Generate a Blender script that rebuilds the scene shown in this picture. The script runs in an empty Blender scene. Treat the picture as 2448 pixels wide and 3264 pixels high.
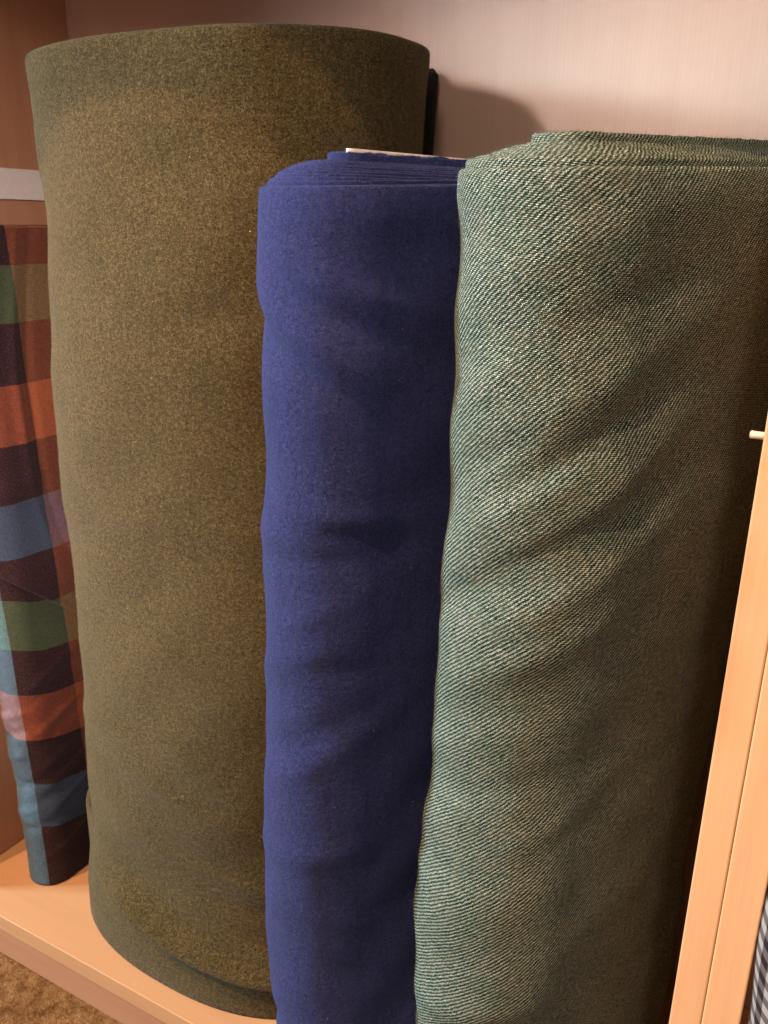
import bpy, math, random
import numpy as np
from mathutils import Matrix, Vector

sc = bpy.context.scene
col = sc.collection
rng = np.random.default_rng(7)
R = math.radians

# ------------------------------------------------------------------ camera
# x runs along the shelf front, y into the bay, z up; shelf top at z = 0, shelf front edge at y = 0 (metres)
CAM_POS = Vector((0.0, -0.4129, 0.650))
PITCH, ROLL, YAW = R(18.575), R(1.045), R(28.424)
def to_bay(x, y, z):
    return Vector((x*math.cos(YAW) - y*math.sin(YAW), x*math.sin(YAW) + y*math.cos(YAW), z))
fw = to_bay(0, math.cos(PITCH), -math.sin(PITCH))
up0 = to_bay(0, math.sin(PITCH), math.cos(PITCH))
rt0 = to_bay(1, 0, 0)
rt = rt0*math.cos(ROLL) + up0*math.sin(ROLL)
up = up0*math.cos(ROLL) - rt0*math.sin(ROLL)
cd = bpy.data.cameras.new('camera'); cam = bpy.data.objects.new('camera', cd); col.objects.link(cam)
m = Matrix((( rt.x, up.x, -fw.x, CAM_POS.x), (rt.y, up.y, -fw.y, CAM_POS.y), (rt.z, up.z, -fw.z, CAM_POS.z), (0, 0, 0, 1)))
cam.matrix_world = m
cd.sensor_fit = 'VERTICAL'; cd.sensor_height = 36.0; cd.sensor_width = 27.0
cd.lens = 30.16; cd.clip_start = 0.02; cd.clip_end = 60
cd.dof.use_dof = True; cd.dof.focus_distance = 0.46; cd.dof.aperture_fstop = 26
sc.camera = cam

# ------------------------------------------------------------------ light
world = bpy.data.worlds.new('World'); sc.world = world; world.use_nodes = True
bg = world.node_tree.nodes['Background']
bg.inputs['Color'].default_value = (1.0, 0.83, 0.69, 1); bg.inputs['Strength'].default_value = 0.28

def lamp(name, pos, target, power, color, size, spot=None):
    ld = bpy.data.lights.new(name, 'AREA'); ld.shape = 'DISK'; ld.size = size
    ld.energy = power; ld.color = color
    if spot: ld.spread = R(spot)
    o = bpy.data.objects.new(name, ld); col.objects.link(o)
    o.location = pos
    o.rotation_euler = (Vector(target) - Vector(pos)).to_track_quat('-Z', 'Y').to_euler()
    return o
COOL = (0.56, 0.86, 1.0); WARM = (1.0, 0.63, 0.375); NEUT = (1.0, 0.93, 0.90)
lamp('front_light', (-0.30 - 0.66, 0.12 - 2.33, 0.75 + 0.54), (-0.11, 0.25, 0.80), 0.44, NEUT, 0.22, 15)
lamp('front_light', (-0.65 + 1.50, -2.0, 0.70 + 0.45), (-0.76, 0.05, 0.46), 1.0, (1.0, 0.80, 0.70), 0.15, 18)  # added fill from the right, beam kept to the side panel and white strip
lamp('window_light', (-0.30 - 2.58, -1.27, 0.62 + 0.70), (-0.30, 0.0, 0.40), 165, COOL, 0.5)
lamp('front_light', (0.55, -2.2, 1.55), (-0.15, 0.0, 0.45), 13, (1.0, 0.84, 0.68), 0.30)  # weak fill added to lift the right half of the green bolt
lamp('ceiling_spot', (-0.60, -0.10 - 1.4, 0.905 + 1.54), (-0.25, 0.05, 0.30), 58, WARM, 0.05)
lamp('ceiling_spot', (-1.00, -0.10 - 1.1, 0.905 + 1.65), (-0.30, 0.05, 0.30), 62, WARM, 0.05)

sc.view_settings.view_transform = 'Standard'; sc.view_settings.look = 'None'
sc.view_settings.exposure = 0.0; sc.view_settings.gamma = 1.0
sc.view_settings.use_curve_mapping = False

# ------------------------------------------------------------------ node helpers
def mat(name):
    mt = bpy.data.materials.new(name); mt.use_nodes = True
    nt = mt.node_tree; nt.nodes.clear()
    out = nt.nodes.new('ShaderNodeOutputMaterial')
    b = nt.nodes.new('ShaderNodeBsdfPrincipled')
    nt.links.new(b.outputs[0], out.inputs[0])
    return mt, nt, b
class G:
    def __init__(s, nt): s.nt = nt
    def n(s, t, **k):
        o = s.nt.nodes.new(t)
        for a, v in k.items(): setattr(o, a, v)
        return o
    def put(s, sock, v):
        if hasattr(v, 'is_output') or isinstance(v, bpy.types.NodeSocket): s.nt.links.new(v, sock)
        else: sock.default_value = v
    def math(s, op, a, b=0.0, c=None, clamp=False):
        o = s.n('ShaderNodeMath', operation=op, use_clamp=clamp)
        s.put(o.inputs[0], a); s.put(o.inputs[1], b)
        if c is not None: s.put(o.inputs[2], c)
        return o.outputs[0]
    def mix(s, f, a, b, blend='MIX'):
        o = s.n('ShaderNodeMix', data_type='RGBA', blend_type=blend)
        s.put(o.inputs[0], f); s.put(o.inputs[6], a); s.put(o.inputs[7], b)
        return o.outputs[2]
    def ramp(s, v, stops, interp='LINEAR'):
        o = s.n('ShaderNodeValToRGB'); cr = o.color_ramp; cr.interpolation = interp
        while len(cr.elements) < len(stops): cr.elements.new(0.5)
        for e, (p, c) in zip(cr.elements, stops):
            e.position = p; e.color = c if len(c) == 4 else (*c, 1)
        s.put(o.inputs[0], v); return o.outputs[0]
    def rng(s, v, a, b, c=0.0, d=1.0, smooth=False):
        o = s.n('ShaderNodeMapRange', clamp=True)
        if smooth: o.interpolation_type = 'SMOOTHSTEP'
        for i, x in enumerate((v, a, b, c, d)): s.put(o.inputs[i], x)
        return o.outputs[0]
    def noise(s, vec, scale, detail=3, rough=0.5, dist=0.0):
        o = s.n('ShaderNodeTexNoise'); s.put(o.inputs['Vector'], vec)
        o.inputs['Scale'].default_value = scale; o.inputs['Detail'].default_value = detail
        o.inputs['Roughness'].default_value = rough; o.inputs['Distortion'].default_value = dist
        return o.outputs['Fac']
    def coords(s, kind='Object'):
        return s.n('ShaderNodeTexCoord').outputs[kind]
    def uv(s):
        u = s.n('ShaderNodeUVMap', uv_map='UVMap').outputs[0]
        sp = s.n('ShaderNodeSeparateXYZ'); s.put(sp.inputs[0], u)
        return u, sp.outputs[0], sp.outputs[1]
    def mapv(s, vec, scale=(1, 1, 1), loc=(0, 0, 0), rot=(0, 0, 0)):
        o = s.n('ShaderNodeMapping'); s.put(o.inputs[0], vec)
        o.inputs['Scale'].default_value = scale; o.inputs['Location'].default_value = loc
        o.inputs['Rotation'].default_value = rot
        return o.outputs[0]
    def bump(s, h, dist, strength=1.0, normal=None):
        o = s.n('ShaderNodeBump'); o.inputs['Strength'].default_value = strength
        o.inputs['Distance'].default_value = dist; s.put(o.inputs['Height'], h)
        if normal is not None: s.put(o.inputs['Normal'], normal)
        return o.outputs[0]

def cloth_bsdf(b, sheen=0.25, tint=(1, 1, 1, 1)):
    b.inputs['Roughness'].default_value = 0.95
    b.inputs['Specular IOR Level'].default_value = 0.03
    b.inputs['Sheen Weight'].default_value = sheen
    b.inputs['Sheen Roughness'].default_value = 0.45
    b.inputs['Sheen Tint'].default_value = tint

# ------------------------------------------------------------------ materials
def m_wood(name, base, dark, light, axis='z', gloss=0.38, streak=1.0, rib=False):
    mt, nt, b = mat(name); g = G(nt); c = g.coords()
    sc_ = {'z': (70, 70, 3.0), 'x': (3.0, 70, 70), 'y': (70, 3.0, 70)}[axis]
    v = g.mapv(c, sc_)
    n1 = g.noise(v, 1.0, 5, 0.6, 0.3)
    v2 = g.mapv(c, tuple(k*(6 if k > 10 else 5) for k in sc_))
    n2 = g.noise(v2, 1.0, 3, 0.6)
    n3 = g.noise(g.mapv(c, tuple(4 if k > 10 else 1.5 for k in sc_)), 1.0, 2, 0.5, 0.8)
    colr = g.ramp(n1, [(0.25, dark), (0.5, base), (0.78, light)])
    flk = g.rng(n2, 0.58, 0.70, 0.0, 0.5)
    colr = g.mix(flk, colr, dark)
    colr = g.mix(g.rng(n3, 0.35, 0.68, 0.0, 0.45*streak), colr, (*[x*0.80 for x in base[:3]], 1))
    sc2 = g.noise(g.mapv(c, (45, 45, 45), (1, 2, 3)), 1.0, 5, 0.75, 1.5)
    colr = g.mix(g.rng(sc2, 0.66, 0.72, 0.0, 0.30), colr, (*[min(1, x*1.25) for x in light[:3]], 1))
    colr = g.mix(g.rng(sc2, 0.30, 0.25, 0.0, 0.30), colr, (*[x*0.72 for x in dark[:3]], 1))
    if rib:
        sp = g.n('ShaderNodeSeparateXYZ'); g.put(sp.inputs[0], c)
        w = g.math('SINE', g.math('MULTIPLY', sp.outputs[0], 2*math.pi/0.0032))
        w = g.math('MULTIPLY', w, g.noise(g.mapv(c, (90, 90, 5)), 1, 2))
        colr = g.mix(g.rng(w, -0.6, 0.6, 0.0, 0.10), colr, (*[x*0.72 for x in base[:3]], 1))
    g.put(b.inputs['Base Color'], colr)
    g.put(b.inputs['Roughness'], g.rng(n2, 0.3, 0.7, gloss-0.05, gloss+0.10))
    b.inputs['Specular IOR Level'].default_value = 0.35
    g.put(b.inputs['Normal'], g.bump(g.math('ADD', n2, g.math('MULTIPLY', n1, 0.5)), 0.0002, 0.5))
    return mt
M = {}
M['beech'] = m_wood('beech_shelf', (0.49, 0.265, 0.138, 1), (0.45, 0.235, 0.118, 1), (0.52, 0.29, 0.155, 1), 'x', 0.33)
M['edge'] = m_wood('beech_edge', (0.66, 0.365, 0.19, 1), (0.60, 0.32, 0.16, 1), (0.69, 0.395, 0.21, 1), 'z', 0.42, 0.2)
M['nosing'] = m_wood('beech_nosing', (0.50, 0.28, 0.155, 1), (0.45, 0.25, 0.135, 1), (0.54, 0.31, 0.18, 1), 'x', 0.30, 0.4)
M['plinth'] = m_wood('plinth_wood', (0.36, 0.175, 0.10, 1), (0.32, 0.15, 0.082, 1), (0.39, 0.195, 0.115, 1), 'x', 0.5, 0.4)
M['panel'] = m_wood('back_veneer', (0.56, 0.38, 0.30, 1), (0.54, 0.36, 0.28, 1), (0.58, 0.40, 0.315, 1), 'z', 0.55, 0.2, True)
M['side'] = m_wood('side_veneer', (0.42, 0.205, 0.12, 1), (0.36, 0.17, 0.10, 1), (0.46, 0.235, 0.14, 1), 'z', 0.5, 0.6)

def m_plain(name, colr, rough=0.5, spec=0.4):
    mt, nt, b = mat(name); g = G(nt)
    n = g.noise(g.coords(), 220, 3)
    g.put(b.inputs['Base Color'], g.mix(g.rng(n, 0.3, 0.7), (*[x*0.93 for x in colr], 1), (*colr, 1)))
    b.inputs['Roughness'].default_value = rough; b.inputs['Specular IOR Level'].default_value = spec
    return mt
M['white'] = m_plain('white_melamine', (0.74, 0.68, 0.66), 0.45)
M['card'] = m_plain('white_card', (0.80, 0.72, 0.66), 0.8, 0.2)
M['pin'] = m_plain('white_plastic', (0.82, 0.80, 0.82), 0.25, 0.5)

def m_felt(name, c0, c1, c2, patch, scale=1.0, fib=0.35, sheen=0.2, tint=(1, 1, 1, 1)):
    """milled wool: mixed fibres of several shades"""
    mt, nt, b = mat(name); g = G(nt); uv, u, v = g.uv()
    a = g.noise(uv, 780*scale, 3, 0.65, 1.2)
    bb = g.noise(g.mapv(uv, (1, 1, 1), (3.1, 1.7, 0)), 1500*scale, 2, 0.6, 0.6)
    cc = g.noise(g.mapv(uv, (1, 1, 1), (7.1, 2.7, 0)), 260*scale, 3, 0.6, 0.5)
    big = g.noise(g.mapv(uv, (1, 1, 1), (1.1, 9.7, 0)), 26, 4, 0.6, 0.3)
    val = g.math('ADD', g.math('MULTIPLY', a, 0.5), g.math('ADD', g.math('MULTIPLY', bb, 0.32), g.math('MULTIPLY', cc, 0.18)))
    colr = g.ramp(val, [(0.38, c0), (0.5, c1), (0.62, c2)])
    colr = g.mix(g.rng(big, 0.42, 0.66, 0, fib), colr, g.mix(1.0, colr, (*patch, 1), 'MULTIPLY'))
    nap = g.noise(g.mapv(uv, (150, 24, 1), (2, 3, 0), (0, 0, 0.35)), 1.0, 4, 0.62, 0.6)
    colr = g.mix(g.rng(nap, 0.45, 0.66, 0, 0.45), colr, g.mix(1.0, colr, (0.70, 0.72, 0.72, 1), 'MULTIPLY'))
    g.put(b.inputs['Base Color'], colr)
    cloth_bsdf(b, sheen, tint)
    n1 = g.bump(val, 0.0011, 1.0)
    g.put(b.inputs['Normal'], g.bump(cc, 0.0009, 0.6, n1))
    return mt
M['olive'] = m_felt('olive_wool', (0.013, 0.009, 0.003, 1), (0.066, 0.047, 0.018, 1), (0.195, 0.145, 0.070, 1), (0.72, 0.80, 0.72), 1.2, 0.5, 0.10)
M['blue'] = m_felt('blue_wool_flannel', (0.010, 0.014, 0.050, 1), (0.027, 0.034, 0.112, 1), (0.060, 0.068, 0.195, 1), (0.90, 0.90, 0.94), 1.3, 0.4, 0.10, (0.5, 0.6, 1, 1))
M['black'] = m_felt('black_wool', (0.012, 0.010, 0.011, 1), (0.022, 0.018, 0.018, 1), (0.040, 0.032, 0.032, 1), (0.9, 0.9, 0.9), 1.2, 0.3, 0.05)

def m_twill(name):
    mt, nt, b = mat(name); g = G(nt); uv, u, v = g.uv()
    # threads wander a little
    wob = g.noise(uv, 60, 3, 0.6); wob2 = g.noise(g.mapv(uv, (1, 1, 1), (5, 5, 0)), 420, 2, 0.5)
    P = 0.0027
    ph = g.math('DIVIDE', g.math('SUBTRACT', v, g.math('MULTIPLY', u, 0.95)), P)
    ph = g.math('ADD', ph, g.math('ADD', g.math('MULTIPLY', g.math('SUBTRACT', wob, 0.5), 0.9), g.math('MULTIPLY', g.math('SUBTRACT', wob2, 0.5), 0.75)))
    # weft picks: each pick shifts the float by a step, so every wale is a stair of short slanted stitches
    pick = g.math('DIVIDE', g.math('ADD', v, g.math('MULTIPLY', u, 0.12)), 0.00095)
    pk = g.math('SINE', g.math('MULTIPLY', g.math('ADD', pick, g.math('MULTIPLY', wob2, 0.6)), 2*math.pi))
    wale = g.math('SINE', g.math('MULTIPLY', ph, 2*math.pi))
    hgt = g.math('ADD', wale, g.math('MULTIPLY', pk, 0.75))
    fl = g.math('ADD', hgt, g.math('MULTIPLY', g.math('SUBTRACT', g.noise(uv, 1900, 2, 0.6), 0.5), 2.8))
    fl = g.math('ADD', fl, g.math('MULTIPLY', g.math('SUBTRACT', g.noise(g.mapv(uv, (300, 420, 1), (3, 3, 0)), 1.0, 2, 0.6), 0.5), 2.0))
    f = g.rng(fl, -0.25, 0.95, 0, 1, True)
    mel = g.noise(g.mapv(uv, (260, 900, 1)), 1.0, 3, 0.65)
    mel2 = g.noise(g.mapv(uv, (1, 1, 1), (2, 8, 0)), 95, 3, 0.6)
    light = g.ramp(mel, [(0.32, (0.21, 0.24, 0.20, 1)), (0.5, (0.36, 0.385, 0.335, 1)), (0.68, (0.52, 0.53, 0.46, 1))])
    dark = g.ramp(mel2, [(0.35, (0.011, 0.029, 0.025, 1)), (0.5, (0.020, 0.045, 0.038, 1)), (0.66, (0.040, 0.050, 0.034, 1))])
    patch = g.noise(g.mapv(uv, (34, 52, 1)), 1.0, 3, 0.6)
    light = g.mix(g.rng(patch, 0.40, 0.62, 0.0, 0.55), light, g.mix(1.0, light, (0.62, 0.74, 0.69, 1), 'MULTIPLY'))
    colr = g.mix(f, dark, light)
    colr = g.mix(g.rng(mel2, 0.40, 0.68, 0.0, 0.22), colr, (0.10, 0.125, 0.095, 1))
    g.put(b.inputs['Base Color'], colr); cloth_bsdf(b, 0.0); b.inputs['Specular IOR Level'].default_value = 0.0; b.inputs['Roughness'].default_value = 1.0
    n1 = g.bump(hgt, 0.00022, 0.9)
    g.put(b.inputs['Normal'], g.bump(g.noise(uv, 1600, 2), 0.00025, 0.5, n1))
    return mt
M['twill'] = m_twill('green_twill')

def m_plaid(name, lower):
    """big check: weft bands by height, warp columns by distance along the cloth, colours averaging where they cross"""
    mt, nt, b = mat(name); g = G(nt); uv, u, v = g.uv()
    D_, G_, O_, B_ = (0.034, 0.014, 0.020, 1), (0.095, 0.165, 0.085, 1), (0.42, 0.105, 0.050, 1), (0.07, 0.14, 0.25, 1)
    v2 = g.math('ADD', v, g.math('MULTIPLY', u, 0.22 if lower else 0.0))
    v2 = g.math('ADD', v2, g.math('MULTIPLY', g.math('SUBTRACT', g.noise(uv, 14, 2), 0.5), 0.004))
    if lower: edges, cols = [0.022, 0.078, 0.126, 0.176, 0.228, 0.277, 0.327], [B_, D_, B_, D_, O_, D_, G_, D_]
    else: edges, cols = [0.310, 0.360, 0.411, 0.462, 0.513, 0.563, 0.612], [G_, D_, B_, D_, O_, D_, G_, D_]
    if lower: cols = [D_, D_, B_, D_, O_, D_, G_, D_]
    st = [(0.0, cols[0])] + [(e, c) for e, c in zip(edges, cols[1:])]
    weft = g.ramp(v2, st, 'CONSTANT')
    warp = g.ramp(g.math('MULTIPLY_ADD', u, 1.0, 0.5), [(0.0, (0.13, 0.27, 0.40, 1)), (0.5 + (0.014 if lower else 0.022), (0.036, 0.018, 0.022, 1)), (0.5 + (0.072 if lower else 0.078), (0.31, 0.095, 0.045, 1)), (0.5 + 0.16, (0.036, 0.018, 0.022, 1))], 'CONSTANT')
    tw = g.math('SINE', g.math('MULTIPLY', g.math('SUBTRACT', v, u), 2*math.pi/0.0017))
    f = g.rng(g.math('ADD', tw, g.math('MULTIPLY', g.math('SUBTRACT', g.noise(uv, 900, 2), 0.5), 1.6)), -1.1, 1.1, 0.18, 0.80)
    colr = g.mix(f, warp, weft)
    tx = g.noise(g.mapv(uv, (160, 1500, 1)), 1.0, 3, 0.7); ty = g.noise(g.mapv(uv, (1500, 160, 1), (4, 1, 0)), 1.0, 3, 0.7)
    th = g.math('ADD', tx, ty)
    colr = g.mix(g.rng(th, 0.85, 1.18, 0.0, 0.75), colr, g.mix(1.0, colr, (0.42, 0.42, 0.45, 1), 'MULTIPLY'))
    colr = g.mix(g.rng(g.noise(g.mapv(uv, (1, 1, 1), (6, 2, 0)), 950, 2, 0.6), 0.52, 0.70, 0.0, 0.22), colr, (0.30, 0.22, 0.20, 1))
    g.put(b.inputs['Base Color'], colr); cloth_bsdf(b, 0.08)
    g.put(b.inputs['Normal'], g.bump(tw, 0.0002, 0.4))
    return mt
M['plaid_low'] = m_plaid('plaid_cloth_inner', True)
M['plaid_up'] = m_plaid('plaid_cloth_outer', False)

def m_gingham(name):
    mt, nt, b = mat(name); g = G(nt); uv, u, v = g.uv()
    def stripe(x): return g.rng(g.math('SINE', g.math('MULTIPLY', x, 2*math.pi/0.0105)), -0.12, 0.12)
    a = stripe(g.math('ADD', g.math('ADD', u, 0.004), g.math('MULTIPLY', v, 0.0)))
    c = stripe(g.math('ADD', v, g.math('MULTIPLY', u, 0.5)))
    val = g.math('MULTIPLY', g.math('ADD', a, c), 0.5)
    colr = g.ramp(val, [(0.0, (0.018, 0.013, 0.016, 1)), (0.5, (0.10, 0.08, 0.078, 1)), (1.0, (0.30, 0.27, 0.26, 1))])
    g.put(b.inputs['Base Color'], colr); cloth_bsdf(b, 0.05)
    return mt
M['gingham'] = m_gingham('gingham_cloth')

def m_fibre(name, c1, c2):
    mt, nt, b = mat(name); g = G(nt)
    n = g.noise(g.coords(), 500, 1)
    g.put(b.inputs['Base Color'], g.mix(g.rng(n, 0.35, 0.65), c1, c2))
    cloth_bsdf(b, 0.0)
    return mt
M['olive_fib'] = m_fibre('olive_fibres', (0.09, 0.070, 0.038, 1), (0.27, 0.22, 0.135, 1))
M['blue_fib'] = m_fibre('blue_fibres', (0.032, 0.042, 0.17, 1), (0.075, 0.095, 0.30, 1))
M['lint'] = m_fibre('white_lint', (0.6, 0.6, 0.6, 1), (0.8, 0.8, 0.8, 1))
M['hair'] = m_fibre('dark_hair', (0.02, 0.012, 0.008, 1), (0.04, 0.025, 0.015, 1))
M['twill_fib'] = m_fibre('twill_fibres', (0.05, 0.09, 0.075, 1), (0.26, 0.25, 0.20, 1))

def m_carpet():
    mt, nt, b = mat('carpet'); g = G(nt); c = g.coords()
    n1 = g.noise(c, 420, 4, 0.65, 0.6); n2 = g.noise(c, 22, 4, 0.6, 0.4); n3 = g.noise(c, 90, 3, 0.6)
    colr = g.ramp(g.math('ADD', g.math('MULTIPLY', n1, 0.45), g.math('MULTIPLY', n3, 0.55)), [(0.36, (0.10, 0.045, 0.015, 1)), (0.5, (0.20, 0.098, 0.038, 1)), (0.64, (0.30, 0.165, 0.075, 1))])
    colr = g.mix(g.rng(n2, 0.40, 0.66, 0, 0.7), colr, g.mix(1.0, colr, (0.62, 0.55, 0.45, 1), 'MULTIPLY'))
    g.put(b.inputs['Base Color'], colr); b.inputs['Roughness'].default_value = 1.0
    b.inputs['Specular IOR Level'].default_value = 0.05
    g.put(b.inputs['Normal'], g.bump(g.math('ADD', n1, n3), 0.003, 1.0))
    return mt
M['carpet'] = m_carpet()

# ------------------------------------------------------------------ mesh helpers
class MB:
    def __init__(s): s.v = []; s.f = []; s.uv = []; s.mi = []; s.n = 0
    def add(s, verts, quads, uvs, mi=0):
        """verts (n,3); quads (m,4) indices; uvs (n,2) per vertex or (m,4,2) per corner"""
        verts = np.asarray(verts, float); quads = np.asarray(quads, int)
        uvs = np.asarray(uvs, float)
        if uvs.ndim == 2: uvs = uvs[quads]
        s.v.append(verts); s.f.append(quads + s.n); s.uv.append(uvs); s.mi.append(np.full(len(quads), mi)); s.n += len(verts)
    def build(s, name, mats, parent=None, smooth=True):
        V = np.concatenate(s.v); F = np.concatenate(s.f); U = np.concatenate(s.uv); I = np.concatenate(s.mi)
        me = bpy.data.meshes.new(name)
        me.vertices.add(len(V)); me.vertices.foreach_set('co', V.ravel())
        me.loops.add(F.size); me.loops.foreach_set('vertex_index', F.ravel().astype(np.int32))
        me.polygons.add(len(F)); me.polygons.foreach_set('loop_start', np.arange(0, F.size, 4, dtype=np.int32))
        me.polygons.foreach_set('loop_total', np.full(len(F), 4, dtype=np.int32))
        me.polygons.foreach_set('material_index', I.astype(np.int32))
        me.polygons.foreach_set('use_smooth', np.full(len(F), smooth))
        uvl = me.uv_layers.new(name='UVMap'); uvl.data.foreach_set('uv', U.reshape(-1).astype(np.float32))
        for mm in (mats if isinstance(mats, (list, tuple)) else [mats]): me.materials.append(mm)
        me.update(); me.validate()
        o = bpy.data.objects.new(name, me); col.objects.link(o)
        if parent: o.parent = parent
        return o

def thing(name, label, cat, group=None):
    o = bpy.data.objects.new(name, None); col.objects.link(o)
    o['label'] = label; o['category'] = cat
    if group: o['group'] = group
    return o

def box(name, x0, x1, y0, y1, z0, z1, material, parent=None, bevel=0.0012):
    V = np.array([(x, y, z) for x in (x0, x1) for y in (y0, y1) for z in (z0, z1)])
    F = [(0, 1, 3, 2), (4, 6, 7, 5), (0, 4, 5, 1), (2, 3, 7, 6), (0, 2, 6, 4), (1, 5, 7, 3)]
    mb = MB(); mb.add(V, F, V[:, :2] + V[:, 2:3]); o = mb.build(name, material, parent, False)
    if bevel:
        bv = o.modifiers.new('bevel', 'BEVEL'); bv.width = bevel; bv.segments = 3; bv.limit_method = 'NONE'
    return o

def curve_closed(raw, N, start):
    """resample a closed polyline to N points evenly by arc, starting nearest to `start`, anticlockwise seen from above"""
    P = np.asarray(raw, float)
    area = 0.5*np.sum(P[:, 0]*np.roll(P[:, 1], -1) - np.roll(P[:, 0], -1)*P[:, 1])
    if area < 0: P = P[::-1]
    i = np.argmin(np.hypot(P[:, 0]-start[0], P[:, 1]-start[1])); P = np.roll(P, -i, axis=0)
    Q = np.vstack([P, P[:1]]); L = np.r_[0, np.cumsum(np.hypot(*np.diff(Q, axis=0).T))]
    t = np.linspace(0, L[-1], N, endpoint=False)
    X = np.c_[np.interp(t, L, Q[:, 0]), np.interp(t, L, Q[:, 1])]
    T = np.roll(X, -1, axis=0) - np.roll(X, 1, axis=0)
    for _ in range(max(2, N//180)): T = (T + np.roll(T, 1, 0) + np.roll(T, -1, 0))/3
    T /= np.linalg.norm(T, axis=1)[:, None]
    return X, np.c_[T[:, 1], -T[:, 0]], t, L[-1]

def capsule(A, B, r, bow=0.0):
    A = np.array(A, float); B = np.array(B, float); d = (B-A)/np.linalg.norm(B-A); n = np.array([-d[1], d[0]])
    t = np.linspace(0, np.pi, 121)
    e2 = B + r*(np.outer(np.sin(t), d) - np.outer(np.cos(t), -n))[::-1]*1.0
    e1 = A + r*(np.outer(-np.sin(t), d) - np.outer(np.cos(t), n))
    k = np.linspace(0, 1, 60)[1:-1, None]; bl = bow*np.sin(np.pi*k)
    s1 = (B + (-n)*r) ; s2 = (A + (-n)*r)
    P = []
    # right side A->B, cap B, left side B->A, cap A
    P.append(A - n*r + (B-A)*k - n*bl)
    P.append(B + r*(np.outer(np.sin(t), d) - np.outer(np.cos(t), n)))
    P.append(B + n*r + (A-B)*k + n*bl)
    P.append(A + r*(-np.outer(np.sin(t), d) + np.outer(np.cos(t), n)))
    return np.vstack(P)

def superell(c, a, b, n=2.3, ph=0.0):
    t = np.linspace(0, 2*np.pi, 1200, endpoint=False)
    x = np.sign(np.cos(t))*np.abs(np.cos(t))**(2/n)*a; y = np.sign(np.sin(t))*np.abs(np.sin(t))**(2/n)*b
    return np.c_[c[0] + x*np.cos(ph) - y*np.sin(ph), c[1] + x*np.sin(ph) + y*np.cos(ph)]

def seeded_waves(seed, L, amps):
    """smooth seamless surface unevenness: amps = [(amplitude, u wavelength, z wavelength, count)]"""
    r = np.random.default_rng(seed); W = []
    for a, lu, lz, n in amps:
        for _ in range(n):
            k = max(0, round(L/lu*r.uniform(0.5, 1.5)))*r.choice([-1, 1])
            W.append((a*r.uniform(0.5, 1)/math.sqrt(n), 2*np.pi*k/L, 2*np.pi/lz*r.uniform(0.6, 1.5), r.uniform(0, 2*np.pi)))
    def f(u, z):
        s = 0
        for a, ku, kz, p in W: s = s + a*np.sin(ku*u + kz*z + p)
        return s
    f.L = L
    return f

def folds_fn(folds, L):
    def f(u, z):
        s = 0
        for u0, z0, ang, ln, w, a in folds:
            du = (u - u0 + L/2) % L - L/2; dz = z - z0
            ca, sa = math.cos(R(ang)), math.sin(R(ang))
            al = du*ca + dz*sa; pe = -du*sa + dz*ca
            # curved crease
            pe = pe + 1.5*al*al*0.6
            s = s + a*np.exp(-(pe/w)**2 - (al/ln)**2)
        return s
    return f

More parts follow.
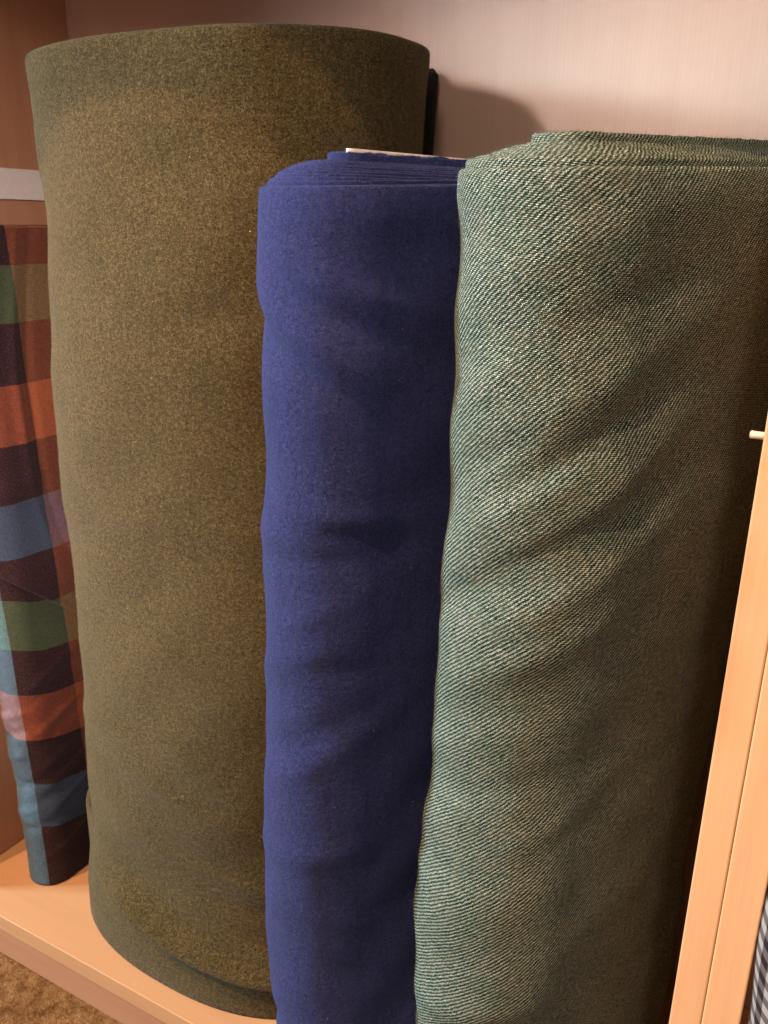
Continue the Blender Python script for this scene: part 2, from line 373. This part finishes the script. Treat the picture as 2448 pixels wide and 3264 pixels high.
def wrap(mb, raw, N, start, z0, ztop, nz, disp=None, lean=None, thick=0.0035, lip=0.0022, down=0.03, zb=None, mi=0, uoff=0.0, ragged=0.0, taper=None, seed=0, bulge_bottom=True):
    """one turn of cloth: outer wall, rolled-over top edge, short inner wall. ztop/z0 may be functions of (u)."""
    X, Nn, U, L = curve_closed(raw, N, start)
    zt = ztop(U, X) if callable(ztop) else np.full(N, ztop)
    zl = z0(U, X) if callable(z0) else np.full(N, z0)
    if ragged:
        rr = np.random.default_rng(seed)
        k = rr.normal(0, 1, N); k = sum(np.roll(k, j) for j in range(-2, 3))/2.2
        zt = zt + ragged*k
    rows = []
    # parametrise: lower rolled edge, outer wall, top roll, inner wall
    tw = np.linspace(0, 1, nz)
    prof = [(-thick, 0.02, 1), (-thick*0.9, 0.0007, 1), (-thick*0.5, 0.0, 1)] if bulge_bottom else []
    for inset, dz, _ in prof: rows.append((inset, zl + dz*1.0, zl + dz))
    for t in tw:
        za = zl + 0.0008 + (zt - lip - zl - 0.0008)*t
        rows.append((0.0, za, za))
    for a in (22, 45, 67, 90): rows.append((-lip*(1-math.cos(R(a))), zt - lip + lip*math.sin(R(a)), None))
    for a in (60, 25): rows.append((-thick + lip*0.4*(1-math.cos(R(a))), zt - lip*0.3 + lip*0.3*math.sin(R(a)), None))
    rows.append((-thick, zt - lip, None)); rows.append((-thick, zt - down, None))
    V = []; UV = []
    vv = None
    Uo = np.where(U > L*0.5, U - L, U)   # u runs both ways from the start point
    for inset, z, _ in rows:
        d = (disp(U*(getattr(disp, 'L', L)/L), z) if disp is not None else 0.0)
        P = X + Nn*(inset + d)[:, None] if np.ndim(inset + d) else X + Nn*(inset + d)
        P = np.array(P)
        if taper is not None:
            P = taper(P, z)
        V.append(np.c_[P, z])
        if lean is not None:
            lx, ly = lean(z); V[-1][:, 0] += lx; V[-1][:, 1] += ly
    V = np.array(V)   # rows, N, 3
    vlen = np.zeros(V.shape[:2])
    vlen[0] = V[0, :, 2]
    vlen[1:] = V[0, :, 2] + np.cumsum(np.linalg.norm(np.diff(V, axis=0), axis=2), axis=0)
    base = vlen[len(prof)] - V[len(prof), :, 2]
    vlen = vlen - base
    nr = len(rows); idx = np.arange(nr*N).reshape(nr, N)
    j = np.arange(N); jn = (j+1) % N
    q = np.stack([idx[:-1][:, j], idx[:-1][:, jn], idx[1:][:, jn], idx[1:][:, j]], -1)   # nr-1,N,4
    ua = Uo.copy(); ub = np.r_[U[1:], L]; ub = np.where(ub > L*0.5 + 1e-9, ub - L, ub)
    ub = np.where(ub < ua - L*0.5, ub + L, ub)
    quv = np.zeros((nr-1, N, 4, 2))
    quv[..., 0, 0] = ua; quv[..., 1, 0] = ub; quv[..., 2, 0] = ub; quv[..., 3, 0] = ua
    quv[..., 0, 1] = vlen[:-1][:, j]; quv[..., 1, 1] = vlen[:-1][:, jn]; quv[..., 2, 1] = vlen[1:][:, jn]; quv[..., 3, 1] = vlen[1:][:, j]
    quv[..., 0] += uoff
    mb.add(V.reshape(-1, 3), q.reshape(-1, 4), quv.reshape(-1, 4, 2), mi)
    return V, Nn, len(prof), nz

def fibres(mb, V, Nn, r0, nz, count, mi, lmin, lmax, width, lift=0.5, seed=1, zpow=1.0, extra_top=4):
    """short curly loose fibres lying on and standing off a wrap"""
    r = np.random.default_rng(seed)
    nr, N = V.shape[:2]
    hi = r0 + nz + extra_top
    i = r0 + (r.uniform(0, 1, count)**zpow*(hi - r0 - 1)); j = r.uniform(0, N, count)
    i0 = np.clip(i.astype(int), 0, nr-2); j0 = j.astype(int) % N; fi = (i-i0)[:, None]; fj = (j-j.astype(int))[:, None]
    j1 = (j0+1) % N
    P = (V[i0, j0]*(1-fi) + V[i0+1, j0]*fi)*(1-fj) + (V[i0, j1]*(1-fi) + V[i0+1, j1]*fi)*fj
    nrm = np.c_[Nn[j0], np.zeros(count)]
    tz = np.tile((0, 0, 1.0), (count, 1)); tu = np.cross(nrm, tz)
    th = r.uniform(0, 2*np.pi, count); ln = r.uniform(lmin, lmax, count)
    up_ = np.abs(r.normal(0, lift, count))
    pts = [P + nrm*0.0001]; dirv = np.cos(th)[:, None]*tu + np.sin(th)[:, None]*tz
    seg = 3; h = up_.copy()
    curl = r.normal(0, 0.9, count)
    for k in range(seg):
        th = th + curl; dirv = np.cos(th)[:, None]*tu + np.sin(th)[:, None]*tz + nrm*h[:, None]
        dirv /= np.linalg.norm(dirv, axis=1)[:, None]
        pts.append(pts[-1] + dirv*(ln/seg)[:, None]); h = h - up_*0.75
    pts = np.array(pts)
    side = np.cross(dirv, nrm + r.normal(0, 0.6, (count, 3))); side /= np.linalg.norm(side, axis=1)[:, None]
    VV = []
    for k in range(seg+1):
        w = width*(1.0 if k < seg else 0.4)
        VV += [pts[k] - side*w/2, pts[k] + side*w/2]
    VV = np.stack(VV, 1)   # count, 2(seg+1), 3
    b = np.arange(count)[:, None]*(2*(seg+1))
    qs = np.concatenate([np.stack([b+2*k, b+2*k+1, b+2*k+3, b+2*k+2], -1).reshape(-1, 4) for k in range(seg)])
    mb.add(VV.reshape(-1, 3), qs, np.zeros((len(VV)*2*(seg+1), 2)), mi)

# ------------------------------------------------------------------ setting
BAYD = 0.254      # depth of the bay
mb = MB()
gx = np.linspace(-4, 4, 9); gy = np.linspace(-4, 1.5, 7)
XX, YY = np.meshgrid(gx, gy); idx = np.arange(XX.size).reshape(XX.shape)
q = np.stack([idx[:-1, :-1], idx[:-1, 1:], idx[1:, 1:], idx[1:, :-1]], -1).reshape(-1, 4)
mb.add(np.c_[XX.ravel(), YY.ravel(), np.full(XX.size, -0.0535)], q, np.c_[XX.ravel(), YY.ravel()])
fl = mb.build('floor', M['carpet']); fl['kind'] = 'structure'

TOPZ = 0.905
un = thing('shelving_unit', 'beech shelving bay holding the fabric bolts, with pinkish veneer back', 'shelving unit', 'shelving units side by side')
un.location = (0, 0, 0)
box('bottom_shelf', -0.7155, -0.0302, 0.0, BAYD-0.0005, -0.0182, 0.0, M['beech'], un, 0.0009)
box('plinth', -0.7155, -0.0302, 0.0022, BAYD, -0.0535, -0.0184, M['plinth'], un, 0.0004)
box('back_panel', -0.735, -0.030, BAYD, BAYD+0.012, -0.05, TOPZ+0.6, M['panel'], un, 0)
box('side_panel', -0.735, -0.716, 0.0, BAYD-0.0004, -0.0535, TOPZ+0.6, M['side'], un, 0.0006)
box('side_panel', -0.0300, -0.0134, -0.0006, BAYD-0.0004, -0.0535, TOPZ+0.6, M['edge'], un, 0.0011)
box('top_shelf', -0.7155, -0.0302, -0.100, BAYD-0.0005, TOPZ, TOPZ+0.022, M['beech'], un, 0.0009)  # unseen above the view; overhang shaped to cast shade across the olive roll's top
box('white_strip', -0.7158, -0.7135, 0.012, BAYD-0.012, 0.6655, 0.6925, M['white'], un, 0.0003)
def pin(parent, x, y, z, name='shelf_pin'):
    mb = MB(); n = 20; t = np.linspace(0, 2*np.pi, n, endpoint=False)
    prof = [(0.0, 0.0), (0.0014, 0.0), (0.0019, 0.0005), (0.0020, 0.0011), (0.0018, 0.0016), (0.0018, 0.0070)]
    V = np.array([[(x - 0.0070 + l, y + r*math.cos(a), z + r*math.sin(a)) for a in t] for r, l in prof])
    ix = np.arange(V.shape[0]*n).reshape(-1, n); j = np.arange(n)
    q = np.stack([ix[:-1][:, j], ix[:-1][:, (j+1) % n], ix[1:][:, (j+1) % n], ix[1:][:, j]], -1).reshape(-1, 4)
    mb.add(V.reshape(-1, 3), q, V.reshape(-1, 3)[:, :2]); return mb.build(name, M['pin'], parent)
pin(un, -0.0300, 0.012, 0.560)

u2 = thing('shelving_unit', 'neighbouring beech shelving bay at the right edge, gingham cloth inside', 'shelving unit', 'shelving units side by side')
box('side_panel', -0.0132, 0.0060, -0.0008, BAYD-0.0004, -0.0535, TOPZ+0.6, M['edge'], u2, 0.0011)
box('bottom_shelf', 0.0063, 0.70, 0.0, BAYD-0.0005, -0.0182, 0.0, M['beech'], u2, 0.0009)
box('plinth', 0.0063, 0.70, 0.0022, BAYD, -0.0535, -0.0184, M['plinth'], u2, 0.0004)
box('back_panel', -0.0128, 0.72, BAYD, BAYD+0.012, -0.05, TOPZ+0.6, M['panel'], u2, 0)
box('top_shelf', 0.0063, 0.70, -0.02, BAYD-0.0005, TOPZ, TOPZ+0.022, M['beech'], u2, 0.0009)
box('side_panel', 0.701, 0.72, 0.0, BAYD-0.0004, -0.0535, TOPZ+0.6, M['edge'], u2, 0.0008)

# ------------------------------------------------------------------ olive roll
GRP = 'bolts of cloth standing on the shelf'
ob = thing('fabric_bolt', 'thick olive-brown felted wool roll, the widest and tallest on the shelf', 'fabric bolt', GRP)
OC = (-0.434, 0.122); raw = superell(OC, 0.1465, 0.103, 2.35)
Lo = curve_closed(raw, 400, (OC[0], 0.02))[3]
ow = seeded_waves(3, Lo, [(0.0022, 0.5, 0.30, 4), (0.0009, 0.12, 0.10, 6)])
of = folds_fn([(0.09, 0.135, -14, 0.10, 0.006, 0.0016), (0.10, 0.112, -8, 0.12, 0.007, -0.0016), (-0.05, 0.55, 6, 0.10, 0.010, 0.0012), (0.02, 0.44, -3, 0.14, 0.010, 0.0008), (0.02, 0.425, -3, 0.14, 0.009, -0.0005),
               (0.04, 0.685, 4, 0.09, 0.014, -0.0016), (-0.02, 0.63, -6, 0.07, 0.010, 0.0012), (0.06, 0.59, 8, 0.06, 0.010, -0.0014), (-0.03, 0.33, 10, 0.08, 0.010, 0.0013), (-0.10, 0.24, 12, 0.09, 0.008, 0.0015), (0.05, 0.20, -18, 0.08, 0.008, 0.0016), (0.11, 0.07, -20, 0.05, 0.006, 0.002)], Lo)
def o_disp(u, z):
    uu = np.where(u > Lo/2, u - Lo, u)
    return ow(u, z) + of(u, z) + 0.005*np.clip((uu + 0.12)/0.06, 0, 1)*np.exp(-(np.maximum(z-0.06, 0)/0.06)**2) + 0.0008*np.exp(-((z-0.75)/0.012)**2) + 0.015*np.clip((uu + 0.125)/0.09, 0, 1)*np.clip((0.30 - uu)/0.1, 0, 1)*np.exp(-(np.maximum(z-np.interp(uu, [-0.16, -0.10, -0.04, 0.02, 0.08, 0.14], [0.083, 0.083, 0.078, 0.064, 0.052, 0.047]), 0)/0.020)**2)
def o_lean(z): t = (z-0.35)/0.40; return 0.0105*t, 0.0*t
mb = MB()
hem = lambda U, X: np.interp(X[:, 0], [-0.60, -0.53, -0.473, -0.419, -0.36, -0.30], [0.082, 0.083, 0.078, 0.064, 0.052, 0.047])
V, Nn, r0, nz = wrap(mb, raw, 560, (OC[0], 0.02), hem, lambda U, X: 0.7565 + 0.001*np.sin(U/Lo*4*np.pi+1) + 0.045*(X[:, 1]-0.02), 300, o_disp, o_lean, 0.005, 0.004, 0.03)
fibres(mb, V, Nn, r0, nz, 90000, 1, 0.0010, 0.0034, 0.00011, 0.40, 5)
fibres(mb, V, Nn, r0, nz, 110, 2, 0.0005, 0.0016, 0.00028, 0.3, 55)
fibres(mb, V, Nn, r0, nz, 30, 3, 0.004, 0.009, 0.00016, 0.2, 56)
fibres(mb, V, Nn, r0, nz, 260, 1, 0.004, 0.008, 0.00012, 0.5, 57)
mb.build('outer_wrap', [M['olive'], M['olive_fib'], M['lint'], M['hair']], ob)
mb = MB()
inner = superell((OC[0]-0.005, OC[1]-0.001), 0.1575, 0.1035, 2.35)
ow2 = seeded_waves(13, Lo, [(0.0010, 0.4, 0.2, 3)])
def i_disp(u, z):   # recess under the hem, flaring again at the foot
    uu = np.where(u > Lo/2, u - Lo, u)
    hz = np.interp(uu, [-0.16, -0.10, -0.04, 0.02, 0.08, 0.14], [0.083, 0.083, 0.078, 0.064, 0.052, 0.047])
    return ow2(u, z) - 0.005*np.clip((z - hz + 0.050)/0.040, 0, 1)
i_disp.L = Lo
wrap(mb, inner, 300, (OC[0], 0.02), 0.0006, 0.125, 70, i_disp, o_lean, 0.005, 0.003, 0.05, uoff=0.4)
wrap(mb, superell(OC, 0.1415, 0.098, 2.35), 300, (OC[0], 0.02), 0.10, lambda U, X: 0.7525 + 0.045*(X[:, 1]-0.02), 40, ow2, o_lean, 0.005, 0.003, 0.05, uoff=0.4)
for k in range(1, 13):
    ins = 0.006 + 0.0062*k
    if ins > 0.09: break
    wrap(mb, superell(OC, 0.1425-ins, max(0.0975-ins, 0.006), 2.2), 160, (OC[0], 0.02), 0.69, lambda U, X, k=k: 0.752 + 0.002*math.sin(k*1.7) + 0.045*(X[:, 1]-0.02), 6, ow2, o_lean, 0.0055, 0.0028, 0.05, uoff=0.3*k)
mb.build('inner_layers', [M['olive']], ob)

# ------------------------------------------------------------------ blue bolt
bb = thing('fabric_bolt', 'narrow royal blue wool flannel bolt with white card core, between olive roll and green twill', 'fabric bolt', GRP)
A, B, r_ = (-0.2505, -0.005), (-0.192, 0.122), 0.0425
ax = np.array(B)-np.array(A); ax /= np.linalg.norm(ax)
st = (A[0]-ax[0]*r_, A[1]-ax[1]*r_)
raw = capsule(A, B, r_, 0.003); Lb = curve_closed(raw, 400, st)[3]
bw = seeded_waves(21, Lb, [(0.0022, 0.4, 0.22, 4), (0.0010, 0.10, 0.09, 6)])
bf = folds_fn([(0.02, 0.634, -24, 0.035, 0.006, 0.0017), (0.03, 0.612, -24, 0.035, 0.006, -0.0019), (0.065, 0.614, -14, 0.030, 0.006, 0.0014), (0.06, 0.597, -20, 0.035, 0.007, -0.0015), (0.035, 0.587, -24, 0.035, 0.007, 0.0014), (0.04, 0.500, -8, 0.040, 0.006, 0.0016), (0.04, 0.488, -6, 0.040, 0.006, -0.0018), (0.03, 0.440, 26, 0.035, 0.008, 0.0013), (0.05, 0.405, -6, 0.035, 0.007, -0.0013), (0.03, 0.340, 34, 0.045, 0.008, 0.0013), (0.05, 0.220, -20, 0.045, 0.008, 0.0013),
               (-0.055, 0.638, 20, 0.04, 0.010, -0.0022), (-0.01, 0.612, -28, 0.045, 0.010, 0.0018), (0.015, 0.582, -30, 0.05, 0.008, -0.0034), (0.02, 0.622, -20, 0.06, 0.010, 0.0018),
               (0.02, 0.490, 8, 0.06, 0.009, 0.0018), (0.03, 0.472, 6, 0.06, 0.007, -0.0013), (0.0, 0.400, 28, 0.05, 0.010, 0.0018), (0.03, 0.360, 30, 0.07, 0.010, -0.0018),
               (0.02, 0.270, 12, 0.06, 0.010, 0.0022), (0.04, 0.180, -24, 0.05, 0.010, -0.0018), (-0.01, 0.100, 10, 0.05, 0.009, 0.003), (-0.05, 0.118, 0, 0.05, 0.012, -0.004), (0.03, 0.040, 0, 0.08, 0.012, 0.003)], Lb)
def b_disp(u, z): return bw(u, z) + bf(u, z) + 0.0016*np.exp(-((z-0.655)/0.012)**2)
def b_lean(z):
    return np.interp(z, [0, 0.05, 0.13, 0.22, 0.38, 0.48, 0.56, 0.62, 0.7], [0.006, 0.005, -0.006, -0.0105, -0.0055, 0.0, 0.0010, -0.001, -0.0025]), 0.0*z
btop = lambda off: (lambda U, X: off + 0.05*(X[:, 1]+0.03))
mb = MB()
V, Nn, r0, nz = wrap(mb, raw, 420, st, 0.0006, btop(0.6675), 260, b_disp, b_lean, 0.0022, 0.0018, 0.02)
fibres(mb, V, Nn, r0, nz, 50000, 1, 0.0006, 0.0016, 0.00008, 0.35, 8)
fibres(mb, V, Nn, r0, nz, 50, 2, 0.0005, 0.0016, 0.00020, 0.3, 58)
mb.build('outer_wrap', [M['blue'], M['blue_fib'], M['lint']], bb)
mb = MB()
LAY = [(0.0044, 0.6652), (0.0070, 0.6696), (0.0092, 0.6712), (0.0114, 0.6726), (0.0138, 0.6742), (0.0164, 0.6754), (0.019, 0.6766), (0.0216, 0.6776), (0.0244, 0.6784), (0.0272, 0.6790), (0.031, 0.6798), (0.0345, 0.6838), (0.038, 0.6842), (0.0415, 0.6842), (0.045, 0.6844)]
for i, (ins, zt) in enumerate(LAY):
    rr = r_ - ins*0.90
    wl = seeded_waves(40+i, Lb, [(0.0006, 0.12, 0.5, 3)])
    v_ = wrap(mb, capsule(np.array(A) + ax*(0.008 if i >= 11 else 0.0), B, rr, 0.002*(rr/r_)), 260, st, 0.60, lambda U, X, zt=zt, i=i: zt + (0.05 if i < 2 else 0.008)*(X[:, 1]+0.03), 6, wl, b_lean, 0.0024, 0.0007, 0.03, uoff=0.2*i, ragged=0.00012 if i < 11 else 0.0003, seed=i)
    fibres(mb, v_[0], v_[1], v_[2], v_[3], 1500, 1, 0.0006, 0.0016, 0.00008, 0.8, 80+i, 0.3, 6)
mb.build('inner_layers', [M['blue'], M['blue_fib']], bb)
mb = MB()
c0 = np.array(A) + ax*0.008; c1 = np.array(B) + ax*0.004
wrap(mb, capsule(c0, c1, 0.0018), 120, st, 0.002, lambda U, X: 0.6868 - 0.010*X[:, 1], 4, None, b_lean, 0.0016, 0.0003, 0.02)
mb.build('core_board', [M['card']], bb)

# ------------------------------------------------------------------ green twill bolt
gb = thing('fabric_bolt', 'green and cream twill bolt at right, leaning beside the bright beech upright', 'fabric bolt', GRP)
A, B, r_ = (-0.1335, 0.013), (-0.0870, 0.143), 0.0505
ax = np.array(B)-np.array(A); ax /= np.linalg.norm(ax)
st = (A[0]-ax[0]*r_, A[1]-ax[1]*r_)
raw = capsule(A, B, r_, 0.0055); Lg = curve_closed(raw, 400, st)[3]
gw = seeded_waves(33, Lg, [(0.0024, 0.45, 0.26, 4), (0.0009, 0.10, 0.08, 6)])
gf = folds_fn([(0.0, 0.580, 34, 0.030, 0.008, 0.0020), (0.005, 0.545, 34, 0.035, 0.008, -0.0026), (0.02, 0.523, 32, 0.045, 0.009, 0.0032), (0.05, 0.575, 32, 0.060, 0.011, 0.0036), (0.05, 0.550, 32, 0.050, 0.008, -0.0034),
               (0.075, 0.535, 34, 0.050, 0.011, 0.0038), (0.035, 0.500, 30, 0.055, 0.008, -0.0034), (0.06, 0.485, 30, 0.060, 0.010, 0.0032), (0.0, 0.470, 26, 0.050, 0.009, -0.0026), (0.03, 0.440, 28, 0.060, 0.010, 0.0024),
               (-0.01, 0.375, 28, 0.06, 0.011, 0.0022), (0.01, 0.350, 25, 0.06, 0.010, -0.0022), (-0.03, 0.275, 15, 0.05, 0.010, 0.002), (0.06, 0.335, 28, 0.05, 0.010, 0.002),
               (0.02, 0.195, 20, 0.06, 0.011, 0.0024), (0.03, 0.170, 20, 0.05, 0.008, -0.002), (0.03, 0.640, 24, 0.06, 0.012, 0.0022), (0.06, 0.615, 24, 0.05, 0.009, -0.0022)], Lg)
def g_disp(u, z): return gw(u, z) + gf(u, z) + 0.0012*np.exp(-((z-0.665)/0.012)**2)
def g_lean(z): return np.interp(z, [0, 0.1, 0.3, 0.42, 0.5, 0.6, 0.7], [-0.0125, -0.0105, -0.0075, -0.003, 0.0005, -0.0005, -0.0025]), 0.0*z
mb = MB()
V, Nn, r0, nz = wrap(mb, raw, 420, st, 0.0006, btop(0.6745), 260, g_disp, g_lean, 0.0026, 0.0022, 0.02)
fibres(mb, V, Nn, r0, nz, 26000, 1, 0.0012, 0.0036, 0.00007, 0.55, 9)
fibres(mb, V, Nn, r0, nz, 500, 1, 0.004, 0.009, 0.00008, 0.5, 19)
mb.build('outer_wrap', [M['twill'], M['twill_fib']], gb)
mb = MB()
LAY = [(0.0032, 0.6785), (0.0062, 0.6796), (0.0092, 0.6802), (0.0122, 0.6810), (0.0152, 0.6818), (0.0182, 0.6826), (0.0212, 0.6834), (0.0242, 0.6842), (0.0272, 0.6850), (0.0302, 0.6856), (0.0335, 0.6895), (0.0368, 0.6898), (0.040, 0.6898), (0.0432, 0.6895), (0.0464, 0.689)]
for i, (ins, zt) in enumerate(LAY):
    rr = r_ - ins
    wl = seeded_waves(70+i, Lg, [(0.0006, 0.12, 0.5, 3)])
    v_ = wrap(mb, capsule(A, np.array(B) + ax*(0.5 if i < 10 else 1.7)*ins, rr, 0.003*(rr/r_)), 260, st, 0.60, btop(zt), 6, wl, g_lean, 0.0028, 0.0018, 0.03, uoff=0.17*i, ragged=0.0002, seed=i+50)
    fibres(mb, v_[0], v_[1], v_[2], v_[3], 900, 1, 0.001, 0.003, 0.00007, 0.8, 180+i, 0.3, 6)
mb.build('inner_layers', [M['twill'], M['twill_fib']], gb)

# ------------------------------------------------------------------ plaid bolt
pb = thing('fabric_bolt', 'slim multicoloured plaid bolt with orange and green bands, left of olive roll', 'fabric bolt', GRP)
A, B, r_ = (-0.6475, 0.071), (-0.6475, 0.205), 0.0245
st = (A[0], A[1]-r_)
raw = capsule(A, B, r_, 0.001); Lp = curve_closed(raw, 300, st)[3]
pw = seeded_waves(91, Lp, [(0.0009, 0.2, 0.12, 4)])
pf = folds_fn([(0.05, z, 22, 0.035, 0.0045, a) for z, a in ((0.24, 0.0018), (0.225, -0.0015), (0.19, 0.0021), (0.175, -0.0018), (0.15, 0.0018), (0.128, 0.0021), (0.116, -0.0018), (0.10, 0.0018), (0.088, -0.0018), (0.05, 0.0018))] +
              [(0.0, z, 20, 0.02, 0.0045, a) for z, a in ((0.20, 0.0023), (0.18, -0.0023), (0.155, 0.0023), (0.12, -0.0021), (0.09, 0.0023), (0.07, -0.0018))], Lp)
def p_disp(u, z): return pw(u, z) + pf(u, z)
def p_lean(z): t = np.clip(z-0.05, 0, 1); return -0.010*t, -0.03*t
mb = MB()
wrap(mb, raw, 300, st, 0.0006, 0.640, 200, p_disp, p_lean, 0.002, 0.0015, 0.02, ragged=0.0)
for k in range(1, 7):
    wrap(mb, capsule(A, B, r_ - 0.0032*k, 0.0), 120, st, 0.60, 0.640+0.0006*k, 4, pw, p_lean, 0.0024, 0.0012, 0.03, uoff=0.05*k)
mb.build('inner_wrap', [M['plaid_low']], pb)
mb = MB()
hemp = lambda U, X: np.clip(0.349 - (X[:, 1]-0.045)*0.85, 0.25, 0.41)
_pa = seeded_waves(95, Lp, [(0.0012, 0.2, 0.15, 4)]); _pb = folds_fn([(0.066, 0.50, 88, 0.12, 0.005, 0.0022), (0.080, 0.50, 88, 0.12, 0.004, -0.0018), (0.06, 0.43, 10, 0.03, 0.008, 0.0014)], Lp)
def pw2(u, z): return _pa(u, z) + _pb(u, z)
wrap(mb, capsule(A, B, r_+0.008, 0.001), 300, st, hemp, 0.6435, 160, pw2, p_lean, 0.0022, 0.0018, 0.02)
mb.build('outer_wrap', [M['plaid_up']], pb)

# ------------------------------------------------------------------ dark folded cloth behind the olive roll
kb = thing('fabric_bolt', 'thin black wool cloth folded over, squeezed behind right end of olive roll', 'fabric bolt', GRP)
mb = MB()
def k_lean(z): t = (0.756-z); return -0.05*t, 0.0*t
for (x0, x1, y0, zt, rr) in ((-0.372, -0.3215, 0.2395, 0.7635, 0.0075), (-0.372, -0.329, 0.2255, 0.762, 0.0055)):
    wrap(mb, capsule((x0, y0), (x1, y0), rr), 160, (x1+rr, y0), 0.0006, lambda U, X, zt=zt, x1=x1: zt - 0.004*np.clip((X[:, 0]-x1)/0.005, 0, 1)**2, 120, seeded_waves(5, 0.12, [(0.0006, 0.05, 0.2, 3)]), k_lean, 0.0022, 0.002, 0.02)
mb.build('folded_cloth', [M['black']], kb)

# ------------------------------------------------------------------ gingham bolt in the next bay
nb = thing('fabric_bolt', 'black and white gingham bolt in the next bay, right of the upright', 'fabric bolt', GRP)
A, B, r_ = (0.0275, 0.006), (0.160, 0.024), 0.0205
st = (A[0], A[1]-r_)
raw = capsule(A, B, r_, 0.002); Ln = curve_closed(raw, 300, st)[3]
nw = seeded_waves(61, Ln, [(0.0018, 0.3, 0.2, 4)])
mb = MB()
wrap(mb, raw, 240, st, 0.0006, 0.47, 120, nw, None, 0.0022, 0.0018, 0.02)
mb.build('outer_wrap', [M['gingham']], nb)
mb = MB()
for k in range(1, 5):
    wrap(mb, capsule(A, B, r_ - 0.0038*k, 0.0), 100, st, 0.41, 0.470+0.001*k, 4, None, None, 0.003, 0.0015, 0.03, uoff=0.05*k)
mb.build('inner_layers', [M['gingham']], nb)
